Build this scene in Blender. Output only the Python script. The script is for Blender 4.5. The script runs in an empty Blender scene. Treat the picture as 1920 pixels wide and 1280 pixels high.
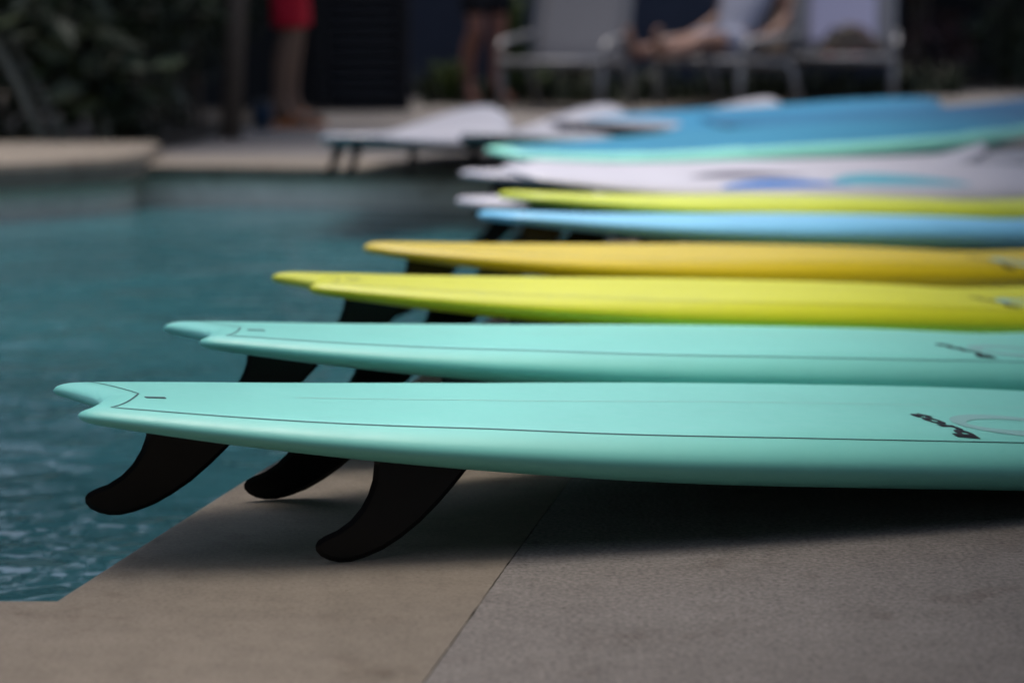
import bpy, bmesh, math, random
import numpy as np
from mathutils import Vector, Matrix, noise
from mathutils.geometry import tessellate_polygon

R = math.radians
rnd = random.Random(7)
scene = bpy.context.scene
COL = scene.collection

# ------------------------------------------------------------------ camera
F = 4250.0            # focal length in pixels of the 1920 px wide photograph
H = 0.69              # eye height above the paving
PITCH = math.atan(640.0 / F)
cam_d = bpy.data.cameras.new('camera')
cam_d.sensor_width = 36.0
cam_d.lens = F * 36.0 / 1920.0
cam_d.clip_start = 0.05
cam_d.clip_end = 400
cam_d.dof.use_dof = True
cam_d.dof.focus_distance = 2.92
cam_d.dof.aperture_fstop = 2.65
cam_d.dof.aperture_blades = 9
cam = bpy.data.objects.new('camera', cam_d)
cam.location = (0, 0, H)
cam.rotation_euler = (math.pi / 2 - PITCH, 0, 0)
COL.objects.link(cam)
scene.camera = cam

# ------------------------------------------------------------------ light
SUN_EL, SUN_AZ = R(76), R(-15)
world = bpy.data.worlds.new('World')
scene.world = world
world.use_nodes = True
wn = world.node_tree.nodes
bg = wn['Background']
sky = wn.new('ShaderNodeTexSky')
sky.sky_type = 'NISHITA'
sky.sun_disc = False
sky.sun_elevation = SUN_EL
sky.sun_rotation = SUN_AZ
sky.air_density = 1.0
sky.dust_density = 4.0
sky.ozone_density = 1.0
bg.inputs['Strength'].default_value = 0.12
world.node_tree.links.new(sky.outputs['Color'], bg.inputs['Color'])

sun_d = bpy.data.lights.new('sun', 'SUN')
sun_d.energy = 0.9
sun_d.angle = R(30)
sun_d.color = (1.0, 0.97, 0.93)
sun = bpy.data.objects.new('sun', sun_d)
sdir = Vector((math.sin(SUN_AZ) * math.cos(SUN_EL), math.cos(SUN_AZ) * math.cos(SUN_EL), math.sin(SUN_EL)))
sun.rotation_euler = sdir.to_track_quat('Z', 'Y').to_euler()
sun.location = (0, 0, 12)
COL.objects.link(sun)

vs = scene.view_settings
vs.view_transform = 'Standard'
vs.look = 'None'
vs.exposure = 1.29
vs.gamma = 1.0
vs.use_curve_mapping = False

scene.cycles.max_bounces = 8
scene.cycles.use_denoising = True

# ------------------------------------------------------------------ helpers
def at(px, py, z=0.0):
    """Point of the place, at height z, that the photograph shows at pixel (px, py)."""
    cx, cy = (px - 960) / F, (640 - py) / F
    c, s = math.cos(PITCH), math.sin(PITCH)
    d = Vector((cx, c + cy * s, -s + cy * c))
    t = (z - H) / d.z
    return Vector((d.x * t, d.y * t, z))


def tag(o, label=None, cat=None, group=None, kind=None):
    if label: o['label'] = label
    if cat: o['category'] = cat
    if group: o['group'] = group
    if kind: o['kind'] = kind
    return o


def empty(name, loc=(0, 0, 0), rz=0.0):
    o = bpy.data.objects.new(name, None)
    o.empty_display_size = 0.1
    o.location = loc
    o.rotation_euler = (0, 0, rz)
    COL.objects.link(o)
    return o


def link(name, me, mats, parent=None, smooth=False):
    if not isinstance(mats, (list, tuple)): mats = [mats]
    if not me.materials:
        for m in mats: me.materials.append(m)
    if smooth:
        me.polygons.foreach_set('use_smooth', [True] * len(me.polygons))
    o = bpy.data.objects.new(name, me)
    COL.objects.link(o)
    if parent: o.parent = parent
    return o


class MB:
    def __init__(s):
        s.v, s.f, s.m = [], [], []

    def add(s, vs_, fs, mi=0):
        b = len(s.v)
        s.v += [tuple(p) for p in vs_]
        s.f += [tuple(i + b for i in f) for f in fs]
        s.m += [mi] * len(fs)

    def box(s, a, b, rot=None, piv=(0, 0, 0)):
        x0, y0, z0 = a; x1, y1, z1 = b
        p = [Vector(q) for q in ((x0, y0, z0), (x1, y0, z0), (x1, y1, z0), (x0, y1, z0), (x0, y0, z1), (x1, y0, z1), (x1, y1, z1), (x0, y1, z1))]
        if rot is not None:
            pv = Vector(piv)
            p = [rot @ (q - pv) + pv for q in p]
        s.add(p, [(0, 3, 2, 1), (4, 5, 6, 7), (0, 1, 5, 4), (1, 2, 6, 5), (2, 3, 7, 6), (3, 0, 4, 7)])

    def tube(s, pts, rad, n=8):
        pts = [Vector(p) for p in pts]
        rs = rad if isinstance(rad, (list, tuple)) else [rad] * len(pts)
        vs_, fs = [], []
        up = Vector((0, 0, 1))
        for i, p in enumerate(pts):
            t = (pts[min(i + 1, len(pts) - 1)] - pts[max(i - 1, 0)]).normalized()
            a = t.cross(up)
            if a.length < 1e-3: a = t.cross(Vector((1, 0, 0)))
            a.normalize(); b = t.cross(a)
            for k in range(n):
                w = 2 * math.pi * k / n
                vs_.append(p + (a * math.cos(w) + b * math.sin(w)) * rs[i])
        for i in range(len(pts) - 1):
            for k in range(n):
                k2 = (k + 1) % n
                fs.append((i * n + k, i * n + k2, (i + 1) * n + k2, (i + 1) * n + k))
        fs.append(tuple(range(n))[::-1])
        fs.append(tuple((len(pts) - 1) * n + k for k in range(n)))
        s.add(vs_, fs)

    def mesh(s, name):
        me = bpy.data.meshes.new(name)
        me.from_pydata(s.v, [], s.f)
        if any(s.m): me.polygons.foreach_set('material_index', s.m)
        me.update()
        return me

    def build(s, name, mats, parent=None, smooth=False):
        return link(name, s.mesh(name), mats, parent, smooth)


def bevel(me, w, seg=2):
    bm = bmesh.new(); bm.from_mesh(me)
    bmesh.ops.bevel(bm, geom=bm.edges[:], offset=w, segments=seg, affect='EDGES', profile=0.6)
    bm.to_mesh(me); bm.free()


# ------------------------------------------------------------------ materials
def mat(name, col, rough=0.5, spec=0.5, metal=0.0, coat=0.0, coat_rough=0.1):
    m = bpy.data.materials.new(name)
    m.use_nodes = True
    p = m.node_tree.nodes['Principled BSDF']
    p.inputs['Base Color'].default_value = (*col, 1)
    p.inputs['Roughness'].default_value = rough
    p.inputs['Specular IOR Level'].default_value = spec
    p.inputs['Metallic'].default_value = metal
    p.inputs['Coat Weight'].default_value = coat
    p.inputs['Coat Roughness'].default_value = coat_rough
    return m


def nd(m, t, **kw):
    n = m.node_tree.nodes.new(t)
    for k, v in kw.items():
        if k in n.inputs: n.inputs[k].default_value = v
        else: setattr(n, k, v)
    return n


def lk(m, a, b): m.node_tree.links.new(a, b)


def coords(m, which='Object', scale=(1, 1, 1)):
    tc = nd(m, 'ShaderNodeTexCoord')
    mp = nd(m, 'ShaderNodeMapping')
    mp.inputs['Scale'].default_value = scale
    lk(m, tc.outputs[which], mp.inputs['Vector'])
    return mp.outputs['Vector']


def noise_n(m, vec, scale, detail=4, rough=0.6):
    n = nd(m, 'ShaderNodeTexNoise')
    n.inputs['Scale'].default_value = scale
    n.inputs['Detail'].default_value = detail
    n.inputs['Roughness'].default_value = rough
    lk(m, vec, n.inputs['Vector'])
    return n.outputs['Fac']


def ramp(m, fac, stops):
    r = nd(m, 'ShaderNodeValToRGB')
    els = r.color_ramp.elements
    while len(els) < len(stops): els.new(0.5)
    for e, (p, c) in zip(els, stops):
        e.position = p
        e.color = (*c, 1) if len(c) == 3 else c
    lk(m, fac, r.inputs['Fac'])
    return r.outputs['Color']


def mix(m, mode, fac, a, b):
    n = nd(m, 'ShaderNodeMix', data_type='RGBA', blend_type=mode)
    if isinstance(fac, (int, float)): n.inputs[0].default_value = fac
    else: lk(m, fac, n.inputs[0])
    for v, k in ((a, 6), (b, 7)):
        if isinstance(v, tuple): n.inputs[k].default_value = (*v, 1)
        else: lk(m, v, n.inputs[k])
    return n.outputs[2]


def bump(m, height, strength, dist):
    b = nd(m, 'ShaderNodeBump')
    b.inputs['Strength'].default_value = strength
    b.inputs['Distance'].default_value = dist
    lk(m, height, b.inputs['Height'])
    lk(m, b.outputs['Normal'], m.node_tree.nodes['Principled BSDF'].inputs['Normal'])
    return b


def base(m, sock): lk(m, sock, m.node_tree.nodes['Principled BSDF'].inputs['Base Color'])


def stone(name, c0, c1, dark, light, pit_at, rough=0.85, grain=260, bstr=0.5):
    m = mat(name, c0, rough, 0.25)
    v = coords(m)
    big = noise_n(m, v, 2.3, 5, 0.62)
    mid = noise_n(m, v, 19, 5, 0.65)
    fine = noise_n(m, v, grain, 3, 0.7)
    pits = noise_n(m, v, grain * 0.38, 5, 0.75)
    c = ramp(m, big, [(0.3, c0), (0.7, c1)])
    c = mix(m, 'MULTIPLY', 0.55, c, ramp(m, mid, [(0.3, (0.72, 0.71, 0.7)), (0.7, (1.12, 1.12, 1.12))]))
    c = mix(m, 'MULTIPLY', 0.8, c, ramp(m, fine, [(0.28, dark), (0.5, (1, 1, 1)), (0.72, light)]))
    c = mix(m, 'MULTIPLY', 1.0, c, ramp(m, pits, [(pit_at - 0.03, (0.42, 0.38, 0.35)), (pit_at + 0.05, (1, 1, 1))]))
    # soft darker scuffs and stains
    st = noise_n(m, v, 5.1, 6, 0.7)
    c = mix(m, 'MULTIPLY', 0.7, c, ramp(m, st, [(0.30, (0.55, 0.48, 0.43)), (0.43, (1, 1, 1))]))
    base(m, c)
    hm = nd(m, 'ShaderNodeMath', operation='ADD')
    pr = ramp(m, pits, [(pit_at - 0.04, (0, 0, 0)), (pit_at + 0.03, (1, 1, 1))])
    lk(m, fine, hm.inputs[0]); lk(m, pr, hm.inputs[1])
    bump(m, hm.outputs[0], bstr, 0.0016)
    return m


M = {}
M['coping'] = stone('coping_stone', (0.160, 0.134, 0.104), (0.192, 0.162, 0.128), (0.70, 0.68, 0.65), (1.22, 1.22, 1.20), 0.30, grain=170, bstr=0.5)
M['paving'] = stone('grey_concrete', (0.148, 0.133, 0.121), (0.182, 0.166, 0.152), (0.40, 0.38, 0.37), (1.60, 1.57, 1.52), 0.325, grain=150, bstr=0.9)
M['pool_wall'] = stone('pool_plaster', (0.70, 0.66, 0.54), (0.78, 0.74, 0.61), (0.9, 0.9, 0.9), (1.05, 1.05, 1.05), 0.2, grain=60, bstr=0.2)
M['pool_floor'] = mat('pool_floor', (0.1, 0.3, 0.32), 0.8)
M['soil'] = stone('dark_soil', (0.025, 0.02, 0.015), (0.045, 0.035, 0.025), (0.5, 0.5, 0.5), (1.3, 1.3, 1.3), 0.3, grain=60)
M['groove'] = mat('joint_sand', (0.09, 0.078, 0.066), 0.95)

# pool water
m = mat('pool_water', (0.020, 0.098, 0.115), 0.06, 0.5)
m.node_tree.nodes['Principled BSDF'].inputs['IOR'].default_value = 1.33
v = coords(m, 'Object', (1, 1.0, 1))
cl = noise_n(m, v, 0.9, 4, 0.6)
base(m, ramp(m, cl, [(0.3, (0.020, 0.078, 0.090)), (0.7, (0.034, 0.118, 0.134))]))
w1 = noise_n(m, v, 3.6, 2, 0.5)
w2 = noise_n(m, v, 9.0, 2, 0.5)
patch = ramp(m, noise_n(m, v, 1.1, 2, 0.5), [(0.42, (0.12, 0.12, 0.12)), (0.62, (1, 1, 1))])
mm = nd(m, 'ShaderNodeMath', operation='MULTIPLY'); lk(m, w2, mm.inputs[0]); lk(m, patch, mm.inputs[1])
mm2 = nd(m, 'ShaderNodeMath', operation='MULTIPLY_ADD'); lk(m, w1, mm2.inputs[0]); mm2.inputs[1].default_value = 1.6
lk(m, mm.outputs[0], mm2.inputs[2])
bump(m, mm2.outputs[0], 1.0, 0.019)
M['water'] = m


def board_mat(name, col, rough=0.42, spec=0.5):
    m = mat(name, col, rough, spec)
    v = coords(m)
    n1 = noise_n(m, v, 3.0, 4, 0.6)
    lo = tuple(c * 0.94 for c in col); hi = tuple(min(1, c * 1.04) for c in col)
    c = ramp(m, n1, [(0.3, lo), (0.7, hi)])
    base(m, c)
    rr = nd(m, 'ShaderNodeMapRange')
    lk(m, noise_n(m, v, 40, 3, 0.6), rr.inputs['Value'])
    rr.inputs['From Min'].default_value = 0.3; rr.inputs['From Max'].default_value = 0.7
    rr.inputs['To Min'].default_value = rough - 0.03; rr.inputs['To Max'].default_value = rough + 0.05
    lk(m, rr.outputs[0], m.node_tree.nodes['Principled BSDF'].inputs['Roughness'])
    return m


M['mint'] = board_mat('mint_board', (0.225, 0.70, 0.60))
M['yellow'] = board_mat('lemon_board', (0.66, 0.68, 0.02))
M['orange'] = board_mat('amber_board', (0.60, 0.455, 0.006))
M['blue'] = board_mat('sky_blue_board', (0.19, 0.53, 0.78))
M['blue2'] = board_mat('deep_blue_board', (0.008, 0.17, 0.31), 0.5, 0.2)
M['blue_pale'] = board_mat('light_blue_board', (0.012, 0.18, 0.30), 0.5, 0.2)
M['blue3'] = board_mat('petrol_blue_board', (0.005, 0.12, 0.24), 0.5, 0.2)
M['lime'] = board_mat('lime_board', (0.55, 0.62, 0.045))
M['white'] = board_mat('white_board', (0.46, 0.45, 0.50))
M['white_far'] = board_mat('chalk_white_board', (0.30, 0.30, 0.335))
M['mintrail'] = board_mat('pale_mint_rail', (0.22, 0.62, 0.50))
M['fin'] = mat('black_fin', (0.0035, 0.0035, 0.004), 0.38, 0.3)
M['ink'] = mat('black_print', (0.008, 0.008, 0.012), 0.5, 0.3)
M['pin'] = mat('dark_pinline', (0.018, 0.06, 0.07), 0.5, 0.3)
M['pin_y'] = mat('olive_pinline', (0.30, 0.32, 0.03), 0.5, 0.3)
M['lilac'] = mat('lilac_print', (0.27, 0.54, 0.51), 0.45, 0.4)
M['stringer'] = mat('pale_stringer_print', (0.42, 0.66, 0.60), 0.4, 0.5)
M['plug'] = mat('dark_plug', (0.05, 0.10, 0.10), 0.4, 0.5)
M['aqua_print'] = mat('aqua_print', (0.08, 0.33, 0.42), 0.5, 0.2)
M['blue_print'] = mat('cobalt_print', (0.006, 0.13, 0.42), 0.5, 0.15)
M['gap_shade'] = mat('painted_gap_shade', (0.05, 0.042, 0.07), 0.5, 0.15)  # dark colour for the shade between boards, laid on as strips

# ------------------------------------------------------------------ pool, coping, paving
# inner edge of the coping, counter-clockwise round the pool seen from above, in metres
def smooth_poly(pts, n=6):
    out = []
    k = len(pts)
    for i in range(k - 1):
        p0 = pts[max(i - 1, 0)]; p1 = pts[i]; p2 = pts[i + 1]; p3 = pts[min(i + 2, k - 1)]
        for j in range(n):
            t = j / n
            q = [0.5 * ((2 * p1[a]) + (-p0[a] + p2[a]) * t + (2 * p0[a] - 5 * p1[a] + 4 * p2[a] - p3[a]) * t * t + (-p0[a] + 3 * p1[a] - 3 * p2[a] + p3[a]) * t ** 3) for a in (0, 1)]
            out.append(tuple(q))
    out.append(tuple(pts[-1]))
    return out


c0 = at(100, 1122)
edge = smooth_poly([(c0.x, c0.y), tuple(at(330, 975)[:2]), tuple(at(540, 845)[:2]), (-0.19, 4.1), (-0.06, 4.9), (0.08, 5.7), (0.27, 6.5), (0.43, 7.4),
                    (0.50, 8.2), (0.40, 8.85), (0.10, 9.25), (-0.4, 9.42), (-1.0, 9.52), (-1.6, 9.62), (-5.2, 10.0)])
pool = [(-5.2, c0.y + 0.05)] + edge
# densify the front edge, with a tiny waviness so that nothing is ruler straight
def offset(poly, d):
    n = len(poly); out = []
    for i in range(n):
        p0 = Vector(poly[i - 1]); p1 = Vector(poly[i]); p2 = Vector(poly[(i + 1) % n])
        a = (p1 - p0).normalized(); b = (p2 - p1).normalized()
        na = Vector((a.y, -a.x)); nb = Vector((b.y, -b.x))
        k = (na + nb); k = k / max(k.dot(k) / 2, 0.35)
        out.append(tuple(p1 + k * d))
    return out


COPE = 0.468
outer = [(x + max(0.0, 3.25 - y) * 0.034 * (x > -1), y) for x, y in offset(pool, COPE)]
# subdivide so that the joint can be slightly chipped
def subdiv(poly, step):
    out = []
    for i in range(len(poly)):
        a = Vector(poly[i]); b = Vector(poly[(i + 1) % len(poly)])
        n = max(1, int((b - a).length / step))
        for j in range(n): out.append(tuple(a.lerp(b, j / n)))
    return out


outer_near = subdiv(outer, 0.012)
def jit(poly, d, amp, seed):
    o = offset(poly, d)
    res = []
    for p in o:
        a = noise.noise(Vector((p[0] * 55, p[1] * 55, seed))) + 0.5 * noise.noise(Vector((p[0] * 140, p[1] * 140, seed)))
        b = max(0.0, noise.noise(Vector((p[0] * 21, p[1] * 21, seed + 9))) - 0.25) * 3
        res.append((p[0] + amp * (a + b), p[1]))
    return res


cop_out = jit(outer_near, -0.0006, 0.0006, 3.0)
pav_in = jit(outer_near, 0.0007, 0.0008, 8.0)


def ring_fill(name, outer_p, inner_p, z, material, parent=None):
    vs_ = [Vector((x, y, 0)) for x, y in outer_p]; hs = [Vector((x, y, 0)) for x, y in inner_p]
    tris = tessellate_polygon([vs_, hs])
    allv = [(p.x, p.y, z) for p in vs_ + hs]
    fs = []
    for t in tris:
        a, b, c = (Vector(allv[i]) for i in t)
        fs.append(tuple(t) if (b - a).cross(c - a).z > 0 else tuple(t)[::-1])
    mb = MB(); mb.add(allv, fs)
    return mb.build(name, material, parent)


BIG = [(-60, -60), (60, -60), (60, 80), (-60, 80)]
pav = ring_fill('paving', BIG, pav_in, 0.0, M['paving']); tag(pav, kind='structure')
# side of the joint
mb = MB()
n = len(pav_in)
mb.add([(x, y, -0.012) for x, y in pav_in] + [(x, y, 0) for x, y in pav_in], [(i, (i + 1) % n, n + (i + 1) % n, n + i) for i in range(n)])
n = len(cop_out)
mb.add([(x, y, -0.012) for x, y in cop_out] + [(x, y, 0) for x, y in cop_out], [((i + 1) % n, i, n + i, n + (i + 1) % n) for i in range(n)])
a_ = offset(outer_near, -0.012); b_ = offset(outer_near, 0.012); n = len(a_)
mb.add([(x, y, -0.011) for x, y in a_] + [(x, y, -0.011) for x, y in b_], [(i, (i + 1) % n, n + (i + 1) % n, n + i) for i in range(n)])
tag(mb.build('paving_joint', M['groove']), kind='structure')

inner_flat = offset(pool, 0.014)
cop = ring_fill('coping', cop_out, inner_flat, 0.0, M['coping']); tag(cop, kind='structure')
mb = MB()
prof = [(0.014, 0.0), (0.008, -0.0008), (0.003, -0.004), (0.0005, -0.009), (0.0, -0.016), (0.0, -0.050), (0.03, -0.052)]
rings = [offset(pool, d) for d, _ in prof]
n = len(pool)
vs_ = [(x, y, prof[k][1]) for k, r in enumerate(rings) for x, y in r]
fs = [(k * n + i, k * n + (i + 1) % n, (k + 1) * n + (i + 1) % n, (k + 1) * n + i) for k in range(len(prof) - 1) for i in range(n)]
mb.add(vs_, [f[::-1] for f in fs])
o = mb.build('coping_edge', M['coping'], None, True); tag(o, kind='structure')
wall_p = offset(pool, 0.03)
mb = MB()
mb.add([(x, y, -0.051) for x, y in wall_p] + [(x, y, -1.4) for x, y in wall_p], [(n + i, n + (i + 1) % n, (i + 1) % n, i) for i in range(n)])
tag(mb.build('pool_wall', M['pool_wall'], None, True), kind='structure')
WZ = -0.175
tri = tessellate_polygon([[Vector((x, y, 0)) for x, y in wall_p]])
mb = MB(); mb.add([(x, y, WZ) for x, y in wall_p], [tuple(t) if (Vector(wall_p[t[1]]) - Vector(wall_p[t[0]])).cross(Vector(wall_p[t[2]]) - Vector(wall_p[t[0]])) > 0 else tuple(t)[::-1] for t in tri])
tag(mb.build('water', M['water']), kind='structure')
mb = MB(); mb.add([(x, y, -1.4) for x, y in wall_p], [tuple(t) for t in tri])
tag(mb.build('pool_floor', M['pool_floor']), kind='structure')

# low ledge that juts into the pool on the left
led = empty('pool_ledge')
tag(led, 'pale rounded stone ledge jutting into the far left of the pool', 'ledge')
foot = smooth_poly([(-1.58, 10.25), (-1.55, 9.85), (-1.56, 9.50), (-1.64, 9.25), (-1.80, 9.09), (-2.1, 8.84), (-3.2, 8.05), (-4.9, 6.9)], 5)
def prism(poly, z0, z1, r=0.0):
    mb_ = MB(); k = len(poly)
    prs = [(0, z0), (0, z1 - r), (-0.3 * r, z1 - 0.3 * r), (-r, z1)] if r else [(0, z0), (0, z1)]
    rr_ = [offset(poly, d) for d, _ in prs]
    mb_.add([(x, y, prs[q][1]) for q, rg in enumerate(rr_) for x, y in rg],
            [(q * k + i, q * k + (i + 1) % k, (q + 1) * k + (i + 1) % k, (q + 1) * k + i) for q in range(len(prs) - 1) for i in range(k)]
            + [tuple((len(prs) - 1) * k + i for i in range(k))])
    return mb_
fp = (foot + [(-4.9, 10.25)])[::-1]
if sum(fp[i - 1][0] * fp[i][1] - fp[i][0] * fp[i - 1][1] for i in range(len(fp))) < 0: fp = fp[::-1]
prism(fp, -0.05, 0.060, 0.035).build('ledge_slab', M['coping'], led, False)
prism(offset(fp, -0.04), -1.3, -0.051).build('ledge_wall', M['pool_wall'], led)

# planted bed behind the pool
bed = [tuple(at(x, y)[:2]) for x, y in ((295, 283), (370, 268), (450, 241), (540, 226), (610, 211))]
bedp = bed + [(-1.25, 30), (-30, 30), (-30, 10.26), (-1.58, 10.26)]
tri = tessellate_polygon([[Vector((x, y, 0)) for x, y in bedp]])
mb = MB(); mb.add([(x, y, 0.004) for x, y in bedp], [tuple(t) for t in tri])
tag(mb.build('garden_bed', M['soil']), kind='structure')
mb = MB(); mb.add([(-0.62, 14.95, 0.004), (0.6, 15.0, 0.004), (1.9, 15.25, 0.004), (2.75, 16.2, 0.004), (3.2, 17.2, 0.004), (40, 17.2, 0.004), (40, 40, 0.004), (-0.62, 40, 0.004)], [tuple(range(8))])
tag(mb.build('garden_soil', M['soil']), kind='structure')

# ------------------------------------------------------------------ surfboards
def cinterp(xs, ys, x):
    """smooth (monotone cubic) interpolation"""
    xs = np.asarray(xs, float); ys = np.asarray(ys, float); x = np.clip(np.asarray(x, float), xs[0], xs[-1])
    h = np.diff(xs); dl = np.diff(ys) / h
    mth = np.zeros(len(xs)); mth[0] = dl[0]; mth[-1] = dl[-1]
    for i in range(1, len(xs) - 1):
        if dl[i - 1] * dl[i] > 0:
            w1_ = 2 * h[i] + h[i - 1]; w2_ = h[i] + 2 * h[i - 1]
            mth[i] = (w1_ + w2_) / (w1_ / dl[i - 1] + w2_ / dl[i])
    i = np.clip(np.searchsorted(xs, x, 'right') - 1, 0, len(xs) - 2)
    t = (x - xs[i]) / h[i]
    return ((2 * t ** 3 - 3 * t ** 2 + 1) * ys[i] + (t ** 3 - 2 * t ** 2 + t) * h[i] * mth[i] + (-2 * t ** 3 + 3 * t ** 2) * ys[i + 1] + (t ** 3 - t ** 2) * h[i] * mth[i + 1])


class Board:
    """Outline, rocker and thickness of one shape; x runs from tail (0) to nose (L)."""
    def __init__(s, L, W, kind, thick=0.070, nx=110, nr=9, ni=10, nose_lift=0.12, tail_lift=0.045, nose_start=0.68):
        s.L, s.W, s.kind, s.T = L, W, kind, thick
        s.nose_lift, s.tail_lift, s.nose_start = nose_lift, tail_lift, nose_start
        if kind == 'swallow':
            s.ox = np.array([0, .012, .04, .1, .2, .35, .55, .8, 1.05, 1.3, 1.55, 1.75, 1.88, 1.95, 1.985, 2.0])
            s.ox = np.where(s.ox < 0.8, s.ox * 0.99, 0.8 * 0.99 + (s.ox - 0.8) * (L - 0.792) / 1.2)
            s.oy = np.array([.098, .112, .126, .147, .176, .209, .241, .271, .289, .298, .296, .248, .165, .095, .042, 0]) * W / .53
            s.nd = 0.047; s.tip = 0.098 * W / .53
        elif kind == 'pin':
            s.ox = np.array([0, .012, .05, .12, .25, .4, .6, .85, 1.1, 1.35, 1.6, 1.78, 1.9, 1.96, 1.99, 2.0]) * L / 2.0
            s.oy = np.array([0, .030, .070, .112, .160, .198, .231, .256, .265, .254, .214, .156, .096, .055, .026, 0]) * W / .53
            s.nd = 0
        else:
            s.ox = np.array([0, .008, .03, .1, .2, .35, .55, .8, 1.05, 1.3, 1.55, 1.75, 1.88, 1.95, 1.985, 2.0]) * L / 2.0
            s.oy = np.array([0, .075, .10, .128, .162, .200, .232, .257, .265, .257, .228, .178, .122, .074, .036, 0]) * W / .53
            s.nd = 0
        th = np.linspace(0, 1, nx)
        s.xs = L * (0.5 - 0.5 * np.cos(np.pi * th)) * 0.75 + L * th * 0.25
        if s.nd:
            s.xs = np.unique(np.concatenate([s.xs, np.linspace(0, s.nd, 14), np.linspace(s.nd, s.nd * 1.6, 5)]))
        s.nr, s.ni = nr, ni
        ol = [(x, s.yo(x)) for x in np.unique(np.concatenate([s.xs, s.ox, np.linspace(0, .05, 12), np.linspace(L - .05, L, 12)]))]
        s.segs = [(ol[i], ol[i + 1]) for i in range(len(ol) - 1)]
        if s.nd:
            il = [(x, s.yi(x)) for x in np.linspace(0, s.nd, 20)]
            s.segs += [(il[i], il[i + 1]) for i in range(len(il) - 1)]

    def yo(s, x): return float(cinterp(s.ox, s.oy, x))

    def yi(s, x):
        if not s.nd or x >= s.nd: return 0.0
        t = x / s.nd
        return s.tip * (1 - t ** 1.25) ** 0.9

    def dist(s, x, y):
        x = np.asarray(x, float); y = np.abs(np.asarray(y, float))
        best = np.full(x.shape, 9.0)
        for (a, b) in s.segs:
            ax, ay = a; dx, dy = b[0] - ax, b[1] - ay
            l2 = dx * dx + dy * dy + 1e-12
            t = np.clip(((x - ax) * dx + (y - ay) * dy) / l2, 0, 1)
            best = np.minimum(best, np.hypot(x - ax - t * dx, y - ay - t * dy))
        return best

    def thick(s, x):
        L = s.L
        return cinterp(np.array([0, .06, .25, .5, .8, 1.15, 1.5, 1.8, 2.0]) * L / 2, np.array([.29, .38, .59, .82, .97, 1.0, .9, .62, .34]) * s.T, x)

    def rock(s, x):
        x = np.asarray(x, float); L = s.L
        a = np.clip(1 - x / 0.90, 0, 1) ** 2 * s.tail_lift
        b = np.clip((x / L - s.nose_start) / (1 - s.nose_start), 0, 1) ** 1.9 * s.nose_lift
        return a + b

    def rail(s, x): return cinterp(np.array([0, .15, .5, 1.0, 1.6, 2.0]) * s.L / 2, np.array([.030, .048, .078, .092, .08, .035]), x)

    def surf(s, x, y):
        x = np.asarray(x, float); y = np.asarray(y, float)
        d = s.dist(x, y); T = s.thick(x); r = s.rail(x)
        u = np.clip(d / r, 0, 1)
        top = (1 - (1 - u) ** 2.0) ** 0.5
        ub = np.clip(d / (r * 0.62), 0, 1)
        bot = (1 - (1 - ub) ** 2.0) ** 0.5
        W = np.maximum(cinterp(s.ox, s.oy, x), 0.03)
        crown = 0.10 * T * np.clip(1 - (y / W) ** 2, 0, 1)
        ap = s.rock(x) + 0.42 * T
        return ap + 0.56 * T * top + crown, ap - 0.42 * T * bot

    def mesh(s, name, rail_w=0.0):
        """both halves; material 1 on the rails and bottom when rail_w is given"""
        vx, vy = [], []
        rows = []
        for x in s.xs:
            yo, yi = s.yo(x), s.yi(x)
            w = yo - yi
            r = min(float(s.rail(x)), w * (0.5 if yi > 0 else 1.0)) if w > 0 else 0
            offs = [r * (1 - math.cos(math.pi / 2 * k / s.nr)) for k in range(s.nr)]
            ys = [yo - o_ for o_ in offs]
            inner_r = 0
            if yi > 0:
                ins = [yi + o_ for o_ in offs[::-1]]
                mid = [ys[-1] + (ins[0] - ys[-1]) * (k + 1) / (s.ni + 1 - s.nr + 1) for k in range(s.ni + 1 - s.nr)] if s.ni + 1 > s.nr else []
                row = ys + mid + ins
            else:
                rem = s.nr + s.ni + 1 - s.nr - 0
                tot = 2 * s.nr + max(0, s.ni + 1 - s.nr)
                k2 = tot - s.nr
                last = yo - r
                row = ys + [last * (1 - (k) / (k2 - 1)) for k in range(k2)]
            rows.append(row)
        nc = len(rows[0]); nrw = len(rows)
        X = np.repeat(s.xs, nc).reshape(nrw, nc); Y = np.array(rows)
        zt, zb = s.surf(X, Y)
        ap = s.rock(X) + 0.42 * s.thick(X)
        zt[:, 0] = ap[:, 0]; zb[:, 0] = ap[:, 0]
        for i, x in enumerate(s.xs):
            if s.yi(x) > 0: zt[i, -1] = zb[i, -1] = ap[i, -1]
        vs_, fs, mi = [], [], []
        dd = s.dist(X, Y)
        for sg in (1, -1):
            for Z, up in ((zt, True), (zb, False)):
                b0 = len(vs_)
                vs_ += [(X[i, j], sg * Y[i, j], Z[i, j]) for i in range(nrw) for j in range(nc)]
                for i in range(nrw - 1):
                    for j in range(nc - 1):
                        q = (b0 + i * nc + j, b0 + (i + 1) * nc + j, b0 + (i + 1) * nc + j + 1, b0 + i * nc + j + 1)
                        if up != (sg > 0): q = q[::-1]
                        fs.append(q[::-1] if False else q)
                        mi.append(1 if rail_w and ((not up) or dd[i, j] < rail_w) else 0)
        me = bpy.data.meshes.new(name)
        me.from_pydata(vs_, [], fs)
        me.polygons.foreach_set('material_index', mi)
        bm = bmesh.new(); bm.from_mesh(me)
        bmesh.ops.remove_doubles(bm, verts=bm.verts[:], dist=2e-5)
        bmesh.ops.dissolve_degenerate(bm, edges=bm.edges[:], dist=1e-5)
        bmesh.ops.recalc_face_normals(bm, faces=bm.faces[:])
        bm.to_mesh(me); bm.free()
        me.polygons.foreach_set('use_smooth', [True] * len(me.polygons))
        me.update()
        return me

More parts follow.
